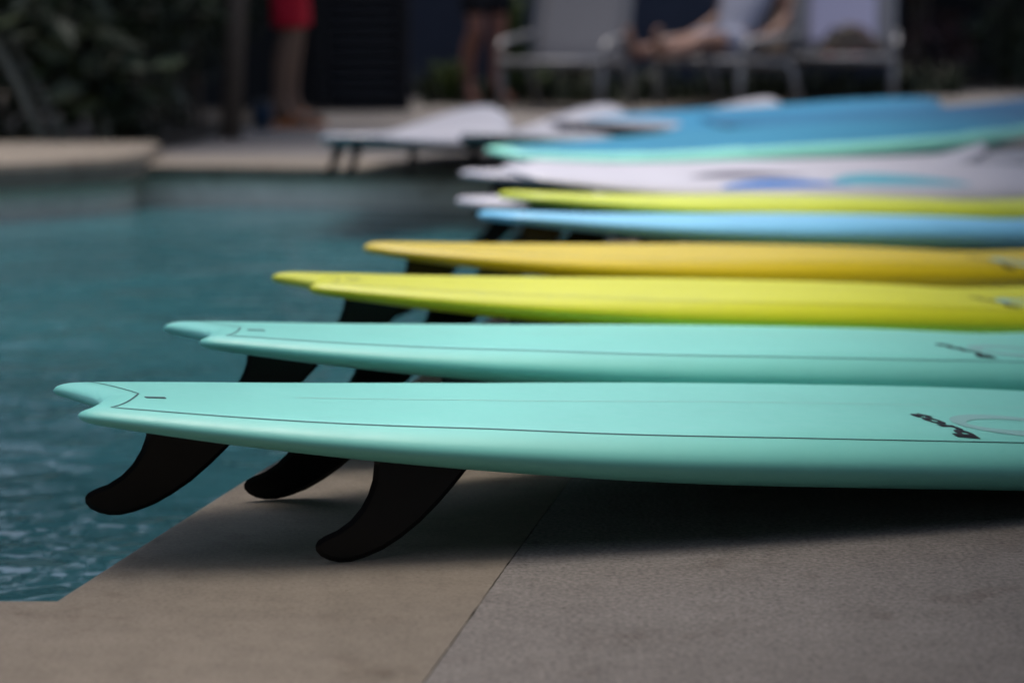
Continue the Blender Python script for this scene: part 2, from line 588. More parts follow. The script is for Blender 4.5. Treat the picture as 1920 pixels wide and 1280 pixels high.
    def drape(s, pts2, faces, name, lift=0.0006):
        P = np.array(pts2, float)
        z, _ = s.surf(P[:, 0], P[:, 1])
        me = bpy.data.meshes.new(name)
        me.from_pydata([(P[i, 0], P[i, 1], z[i] + lift) for i in range(len(P))], [], faces)
        bm = bmesh.new(); bm.from_mesh(me)
        for f in bm.faces:
            if f.normal.z < 0: f.normal_flip()
        bm.to_mesh(me); bm.free()
        return me

    def ribbon(s, path, w, name, lift=0.0006):
        P = [Vector(p) for p in path]
        pts, fs = [], []
        for i, p in enumerate(P):
            a = (p - P[i - 1]).normalized() if i else (P[1] - p).normalized()
            b = (P[i + 1] - p).normalized() if i < len(P) - 1 else a
            t = (a + b)
            t = t.normalized() if t.length > 1e-6 else a
            nn = Vector((-t.y, t.x))
            pts += [tuple(p + nn * w / 2), tuple(p - nn * w / 2)]
        for i in range(len(P) - 1): fs.append((2 * i, 2 * i + 1, 2 * i + 3, 2 * i + 2))
        return s.drape(pts, fs, name, lift)

    def strip(s, xs, lo, hi, name, na=5):
        pts, fs = [], []
        for x in xs:
            a, b = lo(x), hi(x)
            pts += [(x, a + (b - a) * k / na) for k in range(na + 1)]
        for i in range(len(xs) - 1):
            for k in range(na):
                q = i * (na + 1) + k
                fs.append((q, q + na + 1, q + na + 2, q + 1))
        return s.drape(pts, fs, name)


# fin outline: x towards the nose from the rear end of the base, depth below the base
FIN = [(0.000, -0.012), (0.000, 0.000), (0.000, 0.020), (-0.004, 0.038), (-0.012, 0.056), (-0.024, 0.072), (-0.040, 0.085), (-0.056, 0.093),
       (-0.0635, 0.0985), (-0.0665, 0.105), (-0.0650, 0.1115), (-0.058, 0.118), (-0.047, 0.1225), (-0.034, 0.1245), (-0.018, 0.123), (0.000, 0.117),
       (0.020, 0.106), (0.040, 0.090), (0.060, 0.070), (0.080, 0.045), (0.096, 0.022), (0.110, 0.000), (0.114, -0.012)]


FIN = [(x * (1.13 if x > 0 else 1.0), d) for x, d in FIN]


def fin_mesh(sc=1.0):
    n = len(FIN)
    cx = sum(p[0] for p in FIN) / n
    mid = []
    for i, (x, d) in enumerate(FIN):
        a = Vector(FIN[i - 1]); b = Vector(FIN[(i + 1) % n]); t = (b - a).normalized()
        nrm = Vector((t.y, -t.x))
        c = Vector((x, d)) - nrm * 0.006 * (1 if i not in (0, n - 1) else 0)
        mid.append(c)
    # keep the inset on the inside
    area = sum(FIN[i - 1][0] * FIN[i][1] - FIN[i][0] * FIN[i - 1][1] for i in range(n))
    if area < 0:
        mid = [Vector(FIN[i]) * 2 - mid[i] for i in range(n)]
    vs_ = [(x * sc, 0, -d * sc) for x, d in FIN]
    half = lambda d: (0.0042 - 0.0022 * max(0, min(1, d / 0.125)))
    vs_ += [(p.x * sc, half(p.y) * sc, -p.y * sc) for p in mid]
    vs_ += [(p.x * sc, -half(p.y) * sc, -p.y * sc) for p in mid]
    fs = []
    for i in range(n):
        j = (i + 1) % n
        fs.append((i, j, n + j, n + i)); fs.append((j, i, 2 * n + i, 2 * n + j))
    fs.append(tuple(n + i for i in range(n))); fs.append(tuple(2 * n + i for i in range(n))[::-1])
    me = bpy.data.meshes.new('fin')
    me.from_pydata(vs_, [], fs)
    bm = bmesh.new(); bm.from_mesh(me)
    bmesh.ops.recalc_face_normals(bm, faces=bm.faces[:])
    bmesh.ops.triangulate(bm, faces=[f for f in bm.faces if len(f.verts) > 4])
    bm.to_mesh(me); bm.free()
    me.materials.append(M['fin'])
    return me


FINM = fin_mesh()
FIN_SETS = {'swallow': [(0.107, 0, 0), (0.357, 0.178, 1), (0.357, -0.178, 1)], 'pin': [(0.10, 0, 0), (0.36, 0.150, 1), (0.36, -0.150, 1)],
            'squash': [(0.09, 0, 0), (0.33, 0.150, 1), (0.33, -0.150, 1)]}


def text_mesh(bd, body, size, bold, cx, cy, name):
    cu = bpy.data.curves.new('lettering', 'FONT')
    cu.body = body; cu.size = size; cu.offset = bold; cu.align_x = 'CENTER'; cu.align_y = 'CENTER'; cu.resolution_u = 5
    cu.shear = 0.1; cu.space_character = 1.1
    to = bpy.data.objects.new('lettering', cu); COL.objects.link(to)
    bpy.context.view_layer.update()
    me = bpy.data.meshes.new_from_object(to.evaluated_get(bpy.context.evaluated_depsgraph_get()))
    bpy.data.objects.remove(to); bpy.data.curves.remove(cu)
    pts = [(cx + v_.co.y * 0.52, cy - v_.co.x) for v_ in me.vertices]     # letters stand towards the nose, read from far to near
    fs = [tuple(p.vertices) for p in me.polygons]
    bpy.data.meshes.remove(me)
    return bd.drape(pts, fs, name, 0.0007)


def ring_mesh(bd, cx, cy, a, b, w, name, n=48):
    pts, fs = [], []
    for k in range(n):
        t = 2 * math.pi * k / n
        ww = w * (0.55 + 0.45 * abs(math.sin(t)))
        pts += [(cx + a * math.cos(t), cy + b * math.sin(t)), (cx + (a - ww) * math.cos(t), cy + (b - ww) * math.sin(t))]
    for k in range(n):
        q = (k + 1) % n
        fs.append((2 * k, 2 * k + 1, 2 * q + 1, 2 * q))
    return bd.drape(pts, fs, name)


def pin_path(bd, inset):
    pts = []
    xt = 0.040
    L = bd.L
    for x in np.concatenate([np.linspace(L - 0.12, 0.25, 60), np.linspace(0.24, 0.040, 16)]):
        pts.append((float(x), bd.yo(float(x)) - inset * (0.50 + 0.50 * min(1, x / 0.5))))
    if bd.kind == 'swallow':
        y0 = pts[-1][1]; x1 = bd.nd + 0.046
        k = 14
        for i in range(1, k + 1):
            t = i / k
            pts.append((xt + (x1 - xt) * t ** 0.85, y0 * (1 - t ** 1.3)))
        half = pts
        return half + [(x, -y) for x, y in half[::-1][1:]]
    return pts + [(x, -y) for x, y in pts[::-1]]


SHAPES = {'swallow': Board(2.3, 0.523, 'swallow', nx=120, ni=11), 'pin': Board(2.45, 0.53, 'pin', nx=80),
          'squash': Board(2.6, 0.55, 'squash', nx=80), 'long': Board(2.9, 0.57, 'squash', nx=80, nose_lift=0.20, nose_start=0.42),
          'plank': Board(3.0, 0.60, 'squash', nx=80, nose_lift=0.05, nose_start=0.5),
          'rocker': Board(2.15, 0.57, 'squash', nx=80, nose_lift=0.11, nose_start=0.5), 'kick': Board(2.15, 0.55, 'squash', nx=80, nose_lift=0.185, nose_start=0.50)}
MESH_CACHE = {}


def rest_angle(bd):
    """nose-down tilt at which the side fins and the belly both touch the ground"""
    fx, fy, _ = FIN_SETS[bd.kind][1]
    xs = np.linspace(fx, bd.L, 300); zb = bd.rock(xs)
    fz = float(bd.rock(fx + 0.03)) - 0.1235
    ftx = fx - 0.034
    lo, hi = 0.0, 0.4
    for _ in range(40):
        a = (lo + hi) / 2
        zf = fz * math.cos(a) - ftx * math.sin(a)
        zm = (zb * math.cos(a) - xs * math.sin(a)).min()
        if zf < zm: lo, hi = lo, a
        else: lo, hi = a, hi
        # larger tilt lowers the nose
    return a, zf


def tilt(bd):
    fx, fy, _ = FIN_SETS[bd.kind][1]
    xs = np.linspace(fx, bd.L, 300); zb = bd.rock(xs)
    fz = float(bd.rock(fx + 0.03)) - 0.1235
    ftx = fx - 0.034
    best = None
    for a in np.linspace(0, 0.25, 800):
        zf = fz * math.cos(a) - ftx * math.sin(a)
        zm = (zb * math.cos(a) - xs * math.sin(a)).min()
        if best is None or abs(zf - zm) < best[0]: best = (abs(zf - zm), a, min(zf, zm))
    return best[1], -best[2]


def surfboard(shape, mats, tail_px, heading, label, group='surfboards laid along the pool edge', roll=0.0, dz=0.0, rail_w=0.0, pitch=None, fins=True, extra=None, z_up=0.0, loc=None):
    bd = SHAPES[shape]
    a, lift = tilt(bd)
    if pitch is not None:
        a += pitch
        xs_ = np.linspace(0, bd.L, 300)
        lift = -float((bd.rock(xs_) * math.cos(a) - xs_ * math.sin(a)).min())
    root = empty('surfboard')
    tag(root, label, 'surfboard', group)
    rot = Matrix.Rotation(heading, 4, 'Z') @ Matrix.Rotation(a, 4, 'Y') @ Matrix.Rotation(roll, 4, 'X')
    root.rotation_euler = rot.to_euler()
    zt = float(bd.surf(np.array([0.03]), np.array([bd.tip if bd.kind == 'swallow' else 0.0]))[0][0])
    off = rot @ Vector((0.0, 0, zt))
    if loc:
        root.location = (loc[0], loc[1], lift + z_up)
    else:
        p = at(tail_px[0], tail_px[1], off.z + lift + z_up)
        root.location = (p.x - off.x, p.y - off.y, lift + z_up)
    key = (shape, tuple(m_.name for m_ in mats), rail_w)
    if key not in MESH_CACHE:
        me = bd.mesh('board', rail_w)
        for m_ in mats: me.materials.append(m_)
        MESH_CACHE[key] = me
    o = bpy.data.objects.new('board', MESH_CACHE[key]); COL.objects.link(o); o.parent = root
    if fins:
        for fx, fy, side in FIN_SETS[bd.kind]:
            f = bpy.data.objects.new('fin', FINM); COL.objects.link(f); f.parent = root
            zb = float(bd.surf(np.array([fx + 0.05]), np.array([fy]))[1][0])
            sl = math.atan2(float(bd.rock(fx + 0.1)) - float(bd.rock(fx)), 0.1)
            f.location = (fx, fy, zb)
            f.rotation_euler = (R(5) * (1 if fy > 0 else -1) * side, -sl, -R(2) * (1 if fy > 0 else -1) * side)
    if extra: extra(bd, root)
    return root


def print_logo(bd, root, tx, pin_m, full=True):
    link('pinline', bd.ribbon(pin_path(bd, 0.047), 0.0024, 'pinline'), pin_m, root)
    link('stringer_line', bd.ribbon([(x, 0.004) for x in np.linspace(0.3, bd.L - 0.15, 60)], 0.0022, 'stringer_line'), M['stringer'] if pin_m is M['pin'] else pin_m, root)
    lg = link('lettering', text_mesh(bd, 'torq', 0.081, 0.0042, tx - 0.032, -0.150, 'lettering'), M['ink'], root)
    link('logo_ring', ring_mesh(bd, tx + 0.074, -0.146, 0.085, 0.075, 0.034, 'logo_ring'), M['lilac'], root)
    if bd.kind == 'swallow':
        mb_ = MB()
        x0, y0 = bd.nd + 0.062, -0.028
        z0 = float(bd.surf(np.array([x0]), np.array([y0]))[0][0])
        mb_.box((x0 - 0.013, y0 - 0.005, z0 - 0.003), (x0 + 0.013, y0 + 0.005, z0 + 0.0008))
        mb_.build('leash_plug', M['plug'], root)


surfboard('swallow', [M['mint']], None, R(20.0), 'mint green swallow tail surfboard nearest the camera, fins standing on the coping', loc=(-0.568, 2.812),
          extra=lambda b, r_: print_logo(b, r_, 1.215, M['pin']))
surfboard('swallow', [M['mint']], None, R(24.2), 'second mint green surfboard, behind the nearest one and in front of the yellow one', loc=(-0.505, 3.392), roll=R(-1.2),
          extra=lambda b, r_: print_logo(b, r_, 1.36, M['pin']))
surfboard('swallow', [M['yellow']], None, R(25.6), 'lemon yellow swallow tail surfboard between the second mint board and the amber board', loc=(-0.402, 4.028), roll=R(-0.6),
          extra=lambda b, r_: print_logo(b, r_, 1.48, M['pin_y']))
surfboard('pin', [M['orange']], None, R(30.5), 'amber yellow surfboard with a single pointed tail', loc=(-0.306, 4.61),
          extra=lambda b, r_: print_logo(b, r_, 1.60, M['pin_y']))
surfboard('squash', [M['blue']], None, R(32.9), 'sky blue surfboard between the amber board and the lime board', loc=(-0.052, 5.377), roll=R(-1.5))
surfboard('squash', [M['lime']], None, R(34.4), 'lime green surfboard lying behind the sky blue one', loc=(-0.004, 5.926), roll=R(-0.7))
surfboard('squash', [M['white']], (876, 372), R(34), 'white surfboard mostly hidden behind the lime board, only its tail sticking out', pitch=R(-2.6))
surfboard('squash', [M['white']], (884, 321), R(38), 'plain white surfboard whose tail sticks out left of the wave print board', pitch=R(-2.2))


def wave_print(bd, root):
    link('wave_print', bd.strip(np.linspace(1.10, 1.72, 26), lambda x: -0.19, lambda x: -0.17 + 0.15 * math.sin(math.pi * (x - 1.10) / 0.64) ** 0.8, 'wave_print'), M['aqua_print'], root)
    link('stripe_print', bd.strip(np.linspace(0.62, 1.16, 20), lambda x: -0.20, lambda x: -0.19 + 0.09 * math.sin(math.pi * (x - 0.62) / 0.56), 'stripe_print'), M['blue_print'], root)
    link('gap_shade', bd.strip(np.linspace(0.60, 1.10, 16), lambda x: -0.06, lambda x: -0.06 + 0.08 * math.sin(math.pi * (x - 0.60) / 0.51), 'gap_shade'), M['gap_shade'], root)  # painted shade of the gap to the next board


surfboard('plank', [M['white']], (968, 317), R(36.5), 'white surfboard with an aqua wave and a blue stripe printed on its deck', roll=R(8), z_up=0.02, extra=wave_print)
surfboard('plank', [M['white']], (978, 298), R(37), 'white surfboard with one dark curve painted as gap shade, just in front of the mint railed blue board', roll=R(3), pitch=R(-1.6), z_up=0.02,
          extra=lambda b, r_: link('gap_shade', b.strip(np.linspace(0.85, 1.40, 20), lambda x: -0.10, lambda x: -0.10 + 0.16 * math.sin(math.pi * (x - 0.85) / 0.56), 'gap_shade'), M['gap_shade'], r_))  # dark curve paints the shadow gap beside the next board
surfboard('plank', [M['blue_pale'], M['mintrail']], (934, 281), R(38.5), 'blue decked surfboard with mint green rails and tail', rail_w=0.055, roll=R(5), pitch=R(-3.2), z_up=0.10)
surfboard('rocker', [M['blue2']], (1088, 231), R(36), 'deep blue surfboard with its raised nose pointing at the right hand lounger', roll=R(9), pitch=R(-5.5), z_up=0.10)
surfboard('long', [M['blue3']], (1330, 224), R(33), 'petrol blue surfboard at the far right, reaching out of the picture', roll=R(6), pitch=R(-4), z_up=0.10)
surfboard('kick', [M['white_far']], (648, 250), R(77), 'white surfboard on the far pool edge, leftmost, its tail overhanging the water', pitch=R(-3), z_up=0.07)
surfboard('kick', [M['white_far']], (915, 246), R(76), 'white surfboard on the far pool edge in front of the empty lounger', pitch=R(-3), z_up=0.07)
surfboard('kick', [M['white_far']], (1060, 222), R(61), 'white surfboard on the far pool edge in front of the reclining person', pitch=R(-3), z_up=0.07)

# ------------------------------------------------------------------ navy wall, screen, added unseen light blockers
M['navy'] = mat('navy_render', (0.030, 0.036, 0.055), 0.8, 0.2)
vv = coords(M['navy']); base(M['navy'], ramp(M['navy'], noise_n(M['navy'], vv, 3, 5, 0.6), [(0.3, (0.026, 0.032, 0.048)), (0.7, (0.036, 0.042, 0.062))]))
M['slat'] = mat('black_slat', (0.007, 0.007, 0.009), 0.6, 0.3)
M['timber'] = mat('dark_timber', (0.05, 0.036, 0.026), 0.7, 0.3)
M['shade_lining'] = mat('shade_roof_lining', (0.06, 0.05, 0.042), 0.8, 0.2)

hs = empty('house_wall', (0, 16.3, 0))
tag(hs, 'dark navy rendered wall behind the loungers', 'wall')
mb = MB(); mb.box((-0.74, 0, 0), (2.75, 0.3, 3.0)); mb.build('wall', M['navy'], hs)
mb = MB(); mb.box((-0.74, -0.012, 0), (2.75, -0.001, 0.10)); mb.build('plinth', M['slat'], hs)

sc_ = empty('louvred_screen', (-1.16, 14.3, 0))
tag(sc_, 'black screen of horizontal louvre slats left of the navy wall', 'screen')
slat = MB(); slat.box((0, -0.012, 0), (0.46, 0.012, 0.052), Matrix.Rotation(R(-28), 3, 'X'), (0.2, 0, 0.026)); slm = slat.mesh('slat'); slm.materials.append(M['slat'])
for k in range(40):
    s_ = bpy.data.objects.new('slat', slm); COL.objects.link(s_); s_.parent = sc_; s_.location = (0.0, 0, 0.05 + k * 0.065)
mb = MB(); mb.box((0.462, -0.05, 0), (0.52, 0.05, 2.75)); mb.build('post', M['slat'], sc_)
mb = MB(); mb.box((-0.062, -0.05, 0), (-0.003, 0.05, 2.75)); mb.build('post', M['slat'], sc_)
mb = MB(); mb.box((-0.0, 0.04, 0), (0.46, 0.06, 2.70)); mb.build('backing_panel', M['slat'], sc_)
wl = empty('side_wall', (-1.9, 14.6, 0))
tag(wl, 'near black wall behind the person in red shorts', 'wall')
mb = MB(); mb.box((-0.2, 0, 0), (0.67, 0.25, 3.2)); mb.build('wall', M['slat'], wl)

rf = empty('shade_roof', (0, 0, 0))  # unseen roof, added to darken the right side and the front sky
tag(rf, 'unseen timber roof added overhead to shade the surfboard noses and the terrace', 'roof')
ry = lambda y: 0.62 + 0.185 * (y - 5)
RZ = 2.4
mb = MB()
pts_ = [(-7, -4.3), (9, -4.3), (9, 12.2), (ry(12.2), 12.2), (ry(1.1), 1.1), (-7, 1.1)]
mb.add([(x, y, RZ) for x, y in pts_] + [(x, y, RZ + 0.12) for x, y in pts_], [(5, 4, 3, 2, 1, 0), (6, 7, 8, 9, 10, 11)] + [(i, (i + 1) % 6, 6 + (i + 1) % 6, 6 + i) for i in range(6)])
mb.build('shade_slab', M['shade_lining'], rf)
for x, y in ((5.0, 11.9), (8.8, 11.9), (8.8, -3.8), (-6.7, 0.9)):
    mb = MB(); mb.box((x - 0.06, y - 0.06, 0), (x + 0.06, y + 0.06, RZ - 0.002)); mb.build('post', M['timber'], rf)
bh = empty('shade_wall', (0, -4.6, 0))  # unseen wall, added to cut ambient light from behind the camera
tag(bh, 'unseen dark timber wall added behind the camera to block the light there', 'shade_wall')
mb = MB(); mb.box((-9, -0.3, 0), (10, 0, 5.0)); mb.build('wall', M['timber'], bh)

for x0, x1, yb, lab in ((2.76, 16.0, 19.6, 'dark boundary wall behind the maroon shrubs on the right'), (-16.0, -0.75, 19.2, 'dark boundary wall behind the trees on the left')):
    bw = empty('boundary_wall', (0, yb, 0)); tag(bw, lab, 'wall')
    mb = MB(); mb.box((x0, 0, 0), (x1, 0.2, 2.4)); mb.build('wall', M['slat'], bw)
    mb = MB(); mb.box((x0, -0.04, 2.402), (x1, 0.24, 2.46)); mb.build('coping_cap', M['timber'], bw)

# ------------------------------------------------------------------ plants
def leaf_mat(name, c0, c1):
    m_ = mat(name, c0, 0.55, 0.3)
    oi = nd(m_, 'ShaderNodeNewGeometry')
    base(m_, ramp(m_, oi.outputs['Random Per Island'], [(0.0, c0), (0.8, c1), (1.0, tuple(min(1, c * 1.7) for c in c1))]))
    return m_


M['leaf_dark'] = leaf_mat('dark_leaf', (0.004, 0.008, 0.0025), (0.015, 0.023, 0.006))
M['leaf_mid'] = leaf_mat('mid_leaf', (0.030, 0.050, 0.012), (0.075, 0.105, 0.025))
M['leaf_red'] = leaf_mat('maroon_leaf', (0.020, 0.010, 0.010), (0.050, 0.018, 0.018))
M['bark'] = mat('bark', (0.085, 0.065, 0.05), 0.85, 0.2)
M['stem'] = mat('pale_stem', (0.16, 0.16, 0.13), 0.7, 0.2)


def leaves(mb_, c, rad, n, size, rg, hollow=0.4):
    for _ in range(n):
        while True:
            p = Vector((rg.uniform(-1, 1), rg.uniform(-1, 1), rg.uniform(-1, 1)))
            if hollow < p.length < 1: break
        q = Vector((c[0] + p.x * rad[0], c[1] + p.y * rad[1], c[2] + p.z * rad[2]))
        if q.z < 0.03: q.z = 0.03 + rg.random() * 0.2
        L_ = size * rg.uniform(0.6, 1.4)
        d = Vector((rg.gauss(0, 1), rg.gauss(0, 1), rg.gauss(0, 0.7) - 0.2)).normalized()
        sd = d.cross(Vector((rg.gauss(0, 1), rg.gauss(0, 1), rg.gauss(0, 1)))).normalized() * L_ * 0.22
        up = d.cross(sd).normalized() * L_ * 0.06
        mb_.add([q, q + d * L_ * 0.5 + sd + up, q + d * L_, q + d * L_ * 0.5 - sd + up], [(0, 1, 2, 3)])


def shrub(x, y, h, w, n, lm, label, group, size=0.11, stems=5):
    rg = random.Random(int((x * 31 + y * 17) * 100))
    r_ = empty('shrub', (x, y, 0)); tag(r_, label, 'shrub', group)
    mb_ = MB()
    k = 9
    for _ in range(k):
        c = (rg.uniform(-.6, .6) * w, rg.uniform(-.5, .5) * w, h * rg.uniform(0.12, 0.85))
        rr = w * rg.uniform(0.35, 0.6)
        leaves(mb_, c, (rr, rr, rr * 0.8), n // k, size, rg)
    mb_.build('foliage', lm, r_)
    sm = MB()
    for _ in range(stems):
        a = Vector((rg.uniform(-.12, .12), rg.uniform(-.12, .12), 0)); b = Vector((rg.uniform(-.5, .5) * w, rg.uniform(-.4, .4) * w, h * 0.75))
        sm.tube([a, a.lerp(b, .5) + Vector((0, 0, .1)), b], [0.018, 0.013, 0.006], 6)
    sm.build('stem', M['bark'], r_)
    return r_


def tree(x, y, h, w, n, label, group, lean=(0, 0), tr=0.12, lm=None):
    rg = random.Random(int((x * 37 + y * 13) * 100) + 5)
    r_ = empty('tree', (x, y, 0)); tag(r_, label, 'tree', group)
    t_ = MB()
    top = Vector((lean[0], lean[1], h * 0.75))
    t_.tube([(0, 0, -0.02), top * 0.35 + Vector((0.08, 0, 0)), top * 0.7, top], [tr, tr * .8, tr * .6, tr * .3], 10)
    for _ in range(6):
        s0 = top * rg.uniform(0.4, 0.9); e = Vector((top.x + rg.uniform(-1, 1) * w, top.y + rg.uniform(-1, 1) * w, h * rg.uniform(.55, .95)))
        t_.tube([s0, s0.lerp(e, .5) + Vector((0, 0, .15)), e], [tr * .35, tr * .22, tr * .08], 6)
    t_.build('trunk', M['bark'], r_, True)
    mb_ = MB()
    for _ in range(16):
        c = (top.x + rg.uniform(-.75, .75) * w, top.y + rg.uniform(-.75, .75) * w, h * rg.uniform(0.38, 0.95))
        rr = w * rg.uniform(0.3, 0.5)
        leaves(mb_, c, (rr, rr, rr * .75), n // 16, 0.22, rg, 0.3)
    mb_.build('crown', lm or M['leaf_dark'], r_)


tree(-3.4, 4.6, 5.6, 1.7, 3600, 'unseen leafy tree added over the left side of the pool to shade it', 'trees round the pool', (1.15, -0.4), 0.14)  # out-of-view tree, added to dim the board tails and the water


LG = 'dark shrubs in the bed left of the pool'
for i, (x, y, h, w, n, t) in enumerate(((-3.3, 10.9, 1.5, 0.75, 1500, 'lm'), (-2.55, 11.0, 1.6, 0.7, 1500, ''), (-1.95, 11.2, 1.3, 0.55, 1300, ''),
                                        (-1.75, 12.3, 1.5, 0.55, 1300, ''), (-2.9, 12.4, 2.4, 0.9, 1500, ''), (-2.0, 13.1, 2.3, 0.8, 1500, ''))):
    lab = ['dark leafy shrub at the left edge of the picture behind the pool ledge', 'dark shrub with scattered yellow green leaves behind the middle of the ledge',
           'dark low shrub behind the rounded end of the ledge', 'dark shrub left of the slim brown trunk', 'tall dark shrub at the back of the bed, far left', 'tall dark shrub at the back of the bed, next to the black wall'][i]
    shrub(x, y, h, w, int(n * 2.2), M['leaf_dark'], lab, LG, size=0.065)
# slim stems seen against the dark bed
for i, (a, b, c, lab) in enumerate(((at(92, 283), (at(0, 120, 0).x, 0, 0), 0, 'pale slanting palm stem at the left edge of the picture'),
                                    (at(128, 281), None, 0, 'thinner pale stem leaning left beside the slanting palm stem'),
                                    (at(200, 279), None, 0, 'short upright pale stem in the middle of the dark shrubs'))):
    r_ = empty('palm_stem', (a.x, a.y, 0)); tag(r_, lab, 'stem')
    t_ = MB()
    ln = [(-0.33, 0.05, 0.66), (-0.16, 0.03, 0.32), (0.0, 0.0, 0.30)][i]
    k = [2.6, 2.2, 1.3][i]
    t_.tube([(0, 0, -0.01), (ln[0] * .45, ln[1] * .5, ln[2] * .5), (ln[0], ln[1], ln[2]), (ln[0] * k, ln[1], ln[2] * k)], [0.026, 0.024, 0.02, 0.014], 8)
    t_.build('stem', M['stem'], r_, True)
    mb_ = MB(); leaves(mb_, (ln[0] * k, ln[1], ln[2] * k), (0.3, 0.3, 0.25), 90, 0.22, random.Random(i), 0.1)
    mb_.build('frond', M['leaf_dark'], r_)
a = at(432, 262)
tree(a.x, a.y, 4.4, 1.5, 3200, 'slim brown tree trunk at the right end of the planted bed', 'trees round the pool', (-0.15, 1.2), 0.055)  # crown is out of view, widened and leaned to shade the far paving
TL = ['broad dark tree behind the planted bed, farthest left', 'broad dark tree behind the planted bed, second from the left', 'broad dark tree behind the black wall',
      'broad dark tree behind the left half of the navy wall', 'broad dark tree behind the right half of the navy wall', 'broad dark tree at the right end of the navy wall', 'broad dark tree at the far right']
for i, (x, y, h, w) in enumerate(((-6.5, 14.0, 6.0, 1.8), (-3.9, 15.2, 6.2, 1.7), (-1.6, 17.3, 4.6, 1.4), (0.9, 18.9, 3.9, 1.3), (3.3, 19.0, 4.2, 1.3), (5.2, 18.2, 5.2, 1.7), (8.0, 18.5, 6.3, 2.0))):
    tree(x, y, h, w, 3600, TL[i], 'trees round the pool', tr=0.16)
for i, (x, y, lab) in enumerate(((3.05, 17.6, 'dark maroon shrub right of the last lounger'), (3.9, 17.9, 'dark maroon shrub at the right edge of the picture'), (4.8, 18.0, 'dark maroon shrub beyond the right edge'))):
    shrub(x, y, 1.7, 0.75, 1300, M['leaf_red'] if i != 1 else M['leaf_dark'], lab, 'shrubs at the far right of the terrace')


def blade_plant(px, py, h, n, lab, lm, lean=0.35):
    p = at(px, py)
    r_ = empty('leafy_plant', (p.x, p.y, 0)); tag(r_, lab, 'plant', 'plants against the navy wall')
    rg = random.Random(int(px))
    mb_ = MB()
    for _ in range(n):
        az = rg.uniform(0, 6.28); sp = rg.uniform(0.1, 1) * lean * h; hh = h * rg.uniform(0.5, 1.0)
        d = Vector((math.cos(az), math.sin(az), 0)); sd = Vector((-d.y, d.x, 0)) * rg.uniform(0.012, 0.026)
        pts = [d * 0.02, d * sp * 0.3 + Vector((0, 0, hh * .55)), d * sp * 0.75 + Vector((0, 0, hh * .95)), d * sp * 1.15 + Vector((0, 0, hh))]
        ww = [0.6, 1.0, 0.8, 0.05]
        vs__ = []
        for q, k in zip(pts, ww): vs__ += [q + sd * k, q - sd * k]
        mb_.add(vs__, [(0, 1, 3, 2), (2, 3, 5, 4), (4, 5, 7, 6)])
    mb_.build('foliage', lm, r_)


rg = random.Random(91)
mb = MB()
for _ in range(900):
    x = rg.uniform(-0.6, 3.3); y = rg.uniform(15.1 + max(0, x - 0.6) * 0.5, 16.1 + max(0, x - 1.9) * 0.6)
    az = rg.uniform(0, 6.28); d = Vector((math.cos(az), math.sin(az), 0)); sd = Vector((-d.y, d.x, 0)) * 0.012; hh = rg.uniform(0.06, 0.26); o0 = Vector((x, y, 0.002))
    mb.add([o0 + sd, o0 - sd, o0 - sd + d * 0.05 + Vector((0, 0, hh * .7)), o0 + sd + d * 0.05 + Vector((0, 0, hh * .7)), o0 + d * 0.14 + Vector((0, 0, hh))], [(0, 1, 2, 3), (3, 2, 4)])
tag(mb.build('border_grass', M['leaf_dark']), 'dark grass in the bed under and behind the loungers', 'grass', kind='stuff')
blade_plant(962, 192, 0.78, 60, 'upright green plant between the person in black shorts and the empty lounger', M['leaf_mid'], 0.22)
blade_plant(846, 196, 0.30, 50, 'low green tuft left of the person in black shorts', M['leaf_mid'], 0.8)
blade_plant(1000, 192, 0.26, 40, 'low green tuft under the empty lounger', M['leaf_mid'], 0.8)
blade_plant(1085, 186, 0.35, 40, 'dark green tuft behind the empty lounger', M['leaf_dark'], 0.6)
blade_plant(1330, 178, 0.32, 60, 'dark green tuft behind the lounger with the reclining person', M['leaf_dark'], 0.9)
blade_plant(1560, 176, 0.28, 60, 'dark green tuft behind the lounger with the towel and bag', M['leaf_dark'], 0.9)

# ------------------------------------------------------------------ loungers
M['sling'] = mat('grey_sling', (0.27, 0.265, 0.28), 0.8, 0.2)
M['alu'] = mat('grey_frame', (0.15, 0.15, 0.155), 0.45, 0.5)
vv = coords(M['sling'], 'Object'); base(M['sling'], ramp(M['sling'], noise_n(M['sling'], vv, 160, 2, .5), [(0.35, (0.16, 0.157, 0.165)), (0.65, (0.20, 0.197, 0.205))]))


def sheet(pts, w0, w1, t):
    """a slightly sagging sheet of cloth along a profile of (y, z) points"""
    mb_ = MB(); nx_ = 9
    top, bot = [], []
    for (y, z) in pts:
        for k in range(nx_):
            u = k / (nx_ - 1)
            sag = -0.018 * (1 - (2 * u - 1) ** 2)
            top.append((w0 + (w1 - w0) * u, y, z + sag)); bot.append((w0 + (w1 - w0) * u, y, z + sag - t))
    n_ = len(pts); b = len(top)
    fs_ = []
    for i in range(n_ - 1):
        for k in range(nx_ - 1):
            q = i * nx_ + k
            fs_ += [(q, q + 1, q + nx_ + 1, q + nx_), (b + q, b + q + nx_, b + q + nx_ + 1, b + q + 1)]
        fs_ += [(i * nx_, (i + 1) * nx_, b + (i + 1) * nx_, b + i * nx_), (i * nx_ + nx_ - 1, b + i * nx_ + nx_ - 1, b + (i + 1) * nx_ + nx_ - 1, (i + 1) * nx_ + nx_ - 1)]
    for i in (0, n_ - 1):
        for k in range(nx_ - 1):
            q = i * nx_ + k; fs_.append((q, b + q, b + q + 1, q + 1))
    mb_.add(top + bot, fs_)
    return mb_


